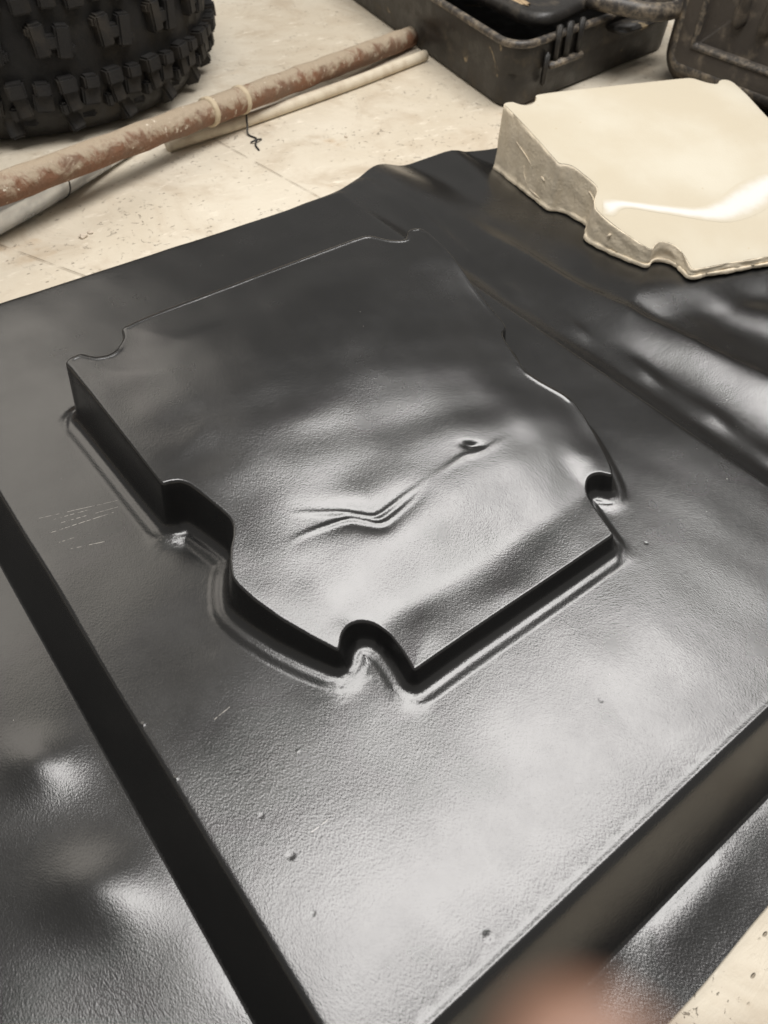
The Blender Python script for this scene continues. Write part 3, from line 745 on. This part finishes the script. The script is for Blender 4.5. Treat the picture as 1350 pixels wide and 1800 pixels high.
def standing_case():
    # stands on its edge; the big moulded face looks towards -x
    root = empty('standing_case', (1.64, .65, ZF), 'black plastic case standing on edge with ribbed panel and worn pale rim', 'tool case')
    def P(o):
        o.parent = root; o.matrix_parent_inverse = Matrix.Translation(root.location).inverted(); return o
    Y1, L, Hh = 1.082, .86, .58
    def ring(x, ins, r): return [(x, y, z) for y, z in rounded(Y1, ZF + .001, Vector((-1, 0)), Vector((0, 1)), L, Hh, r, ins)]
    z0 = .0
    bm = bmesh.new()
    loft(bm, [ring(1.76, .01, .06), ring(1.66, .0, .06), ring(1.625, .0, .06), ring(1.622, .004, .06), ring(1.620, .010, .06), ring(1.588, .034, .07), ring(1.580, .042, .07), ring(1.578, .050, .07),
              ring(1.578, .085, .07), ring(1.580, .09, .07), ring(1.590, .096, .07), ring(1.590, .2, .07)], True, True)
    P(sharp(from_bm('case_shell', bm, DUSTY), 55))
    bm = bmesh.new(); loft(bm, [ring(1.590, .031, .07), ring(1.583, .035, .07), ring(1.5765, .042, .07), ring(1.5765, .051, .07), ring(1.580, .054, .07)])
    P(from_bm('worn_rim', bm, CASE_EDGE))
    bm = bmesh.new(); loft(bm, [ring(1.580, .083, .07), ring(1.5745, .086, .07), ring(1.5745, .091, .07), ring(1.582, .095, .07)]); P(from_bm('panel_border', bm, CASE_EDGE))
    for k in range(11):
        y = .915 - .058 * k
        bm = bmesh.new(); add_tube(bm, [(1.590, y, .078), (1.588, y, .084), (1.587, y, .094), (1.587, y, .36), (1.589, y, .372)], [.006, .013, .0155, .0155, .006], 14)
        P(from_bm('rib', bm, DUSTY))
standing_case()

# ------------------------------------------------------------------ crumbs on the floor
for i, (x, y, s, lab) in enumerate([(.318, 1.128, .007, 'largest pale plaster crumb on the concrete near the back edge of the black sheet'), (.332, 1.134, .0045, 'smaller pale plaster crumb beside the largest crumb on the floor'),
                              (.19, 1.41, .006, 'pale crumb on the floor between the tyre and the rusty pipe'), (.86, 1.20, .004, 'tiny pale crumb on the concrete between the conduit and the wavy sheet edge')]):
    bm = bmesh.new(); bmesh.ops.create_icosphere(bm, subdivisions=2, radius=1)
    for q in bm.verts:
        q.co *= s * random.uniform(.7, 1.15); q.co.z *= .55
        q.co += Vector((x, y, ZF + s * .35))
    tag(from_bm('plaster_crumb', bm, CRUMB, smooth=False), lab, 'crumb', 'plaster crumbs on the floor')

# ------------------------------------------------------------------ hand of the photographer, a fingertip at the lens
def hand():
    C0 = cam.matrix_world
    S = Mat('brown_skin', .55, (.26, .125, .07), .4)
    n = S.noise(300, 4); S.color(S.mix(S.mapr(n, .35, .7), (.085, .030, .010), (.105, .040, .015))); S.normal(S.bump(n, .0003))
    S.b.inputs['Subsurface Weight'].default_value = .08; S.b.inputs['Subsurface Radius'].default_value = (.006, .003, .0015)
    NAIL = Mat('finger_nail', .35, (.22, .12, .08), .5).m
    # camera space millimetres: x right, y up, z towards the viewer
    J = dict(wrist=(62, -108, 118), palm=(44, -78, 92), k1=(28, -62, 66), k2=(46, -70, 60), k3=(64, -80, 62), k4=(78, -92, 68),
             f1a=(21, -54, 30), f1b=(11.0, -33, -6), f1c=(7.5, -17.1, -25.0),
             f2a=(44, -84, 26), f2b=(40, -106, 30), f2c=(40, -104, 50),
             f3a=(62, -98, 32), f3b=(57, -116, 40), f3c=(56, -110, 58),
             f4a=(76, -108, 42), f4b=(70, -120, 54), f4c=(68, -114, 68),
             t1=(22, -82, 98), t2=(2, -72, 84), t3=(-8, -66, 66), arm=(98, -168, 210))
    rad = dict(wrist=23, palm=24, k1=12.5, k2=12.5, k3=12, k4=10.5, f1a=9, f1b=9.6, f1c=10.0, f2a=9, f2b=8, f2c=6.6, f3a=8.8, f3b=7.8, f3c=6.4, f4a=7.6, f4b=6.8, f4c=5.6, t1=14, t2=11, t3=8, arm=31)
    E = [('arm', 'wrist'), ('wrist', 'palm'), ('palm', 'k1'), ('palm', 'k2'), ('palm', 'k3'), ('palm', 'k4'), ('k1', 'f1a'), ('f1a', 'f1b'), ('f1b', 'f1c'), ('k2', 'f2a'), ('f2a', 'f2b'), ('f2b', 'f2c'),
         ('k3', 'f3a'), ('f3a', 'f3b'), ('f3b', 'f3c'), ('k4', 'f4a'), ('f4a', 'f4b'), ('f4b', 'f4c'), ('wrist', 't1'), ('t1', 't2'), ('t2', 't3')]
    names = list(J); vs = [C0 @ (Vector(J[k]) / 1000) for k in names]
    base = vs[names.index('palm')]
    me = bpy.data.meshes.new('hand'); me.from_pydata([p - base for p in vs], [(names.index(a), names.index(b)) for a, b in E], []); me.update()
    o = bpy.data.objects.new('hand', me); COL.objects.link(o); o.location = base; me.materials.append(S.m)
    sk = o.modifiers.new('skin', 'SKIN'); sk.use_smooth_shade = True
    for i, k in enumerate(names):
        me.skin_vertices[0].data[i].radius = (rad[k] / 1000, rad[k] / 1000); me.skin_vertices[0].data[i].use_root = (k == 'palm')
    sd_ = o.modifiers.new('sub', 'SUBSURF'); sd_.levels = 2; sd_.render_levels = 2
    tag(o, 'blurred brown fingertip of the person taking the picture, at the lower edge', 'hand')
    # nail on the far side of the fingertip
    bm = bmesh.new(); bmesh.ops.create_uvsphere(bm, u_segments=14, v_segments=8, radius=1)
    a = vs[names.index('f1b')] - base; b = vs[names.index('f1c')] - base; t = (b - a).normalized(); out = (C0.to_3x3() @ Vector((0, -.86, -.5))).normalized()
    out = (out - t * out.dot(t)).normalized(); s = t.cross(out)
    for q in bm.verts: q.co = b - t * .002 + s * q.co.x * .0042 + t * q.co.y * .0055 + out * (.0046 + q.co.z * .0011)
    from_bm('nail', bm, NAIL, o)
hand()
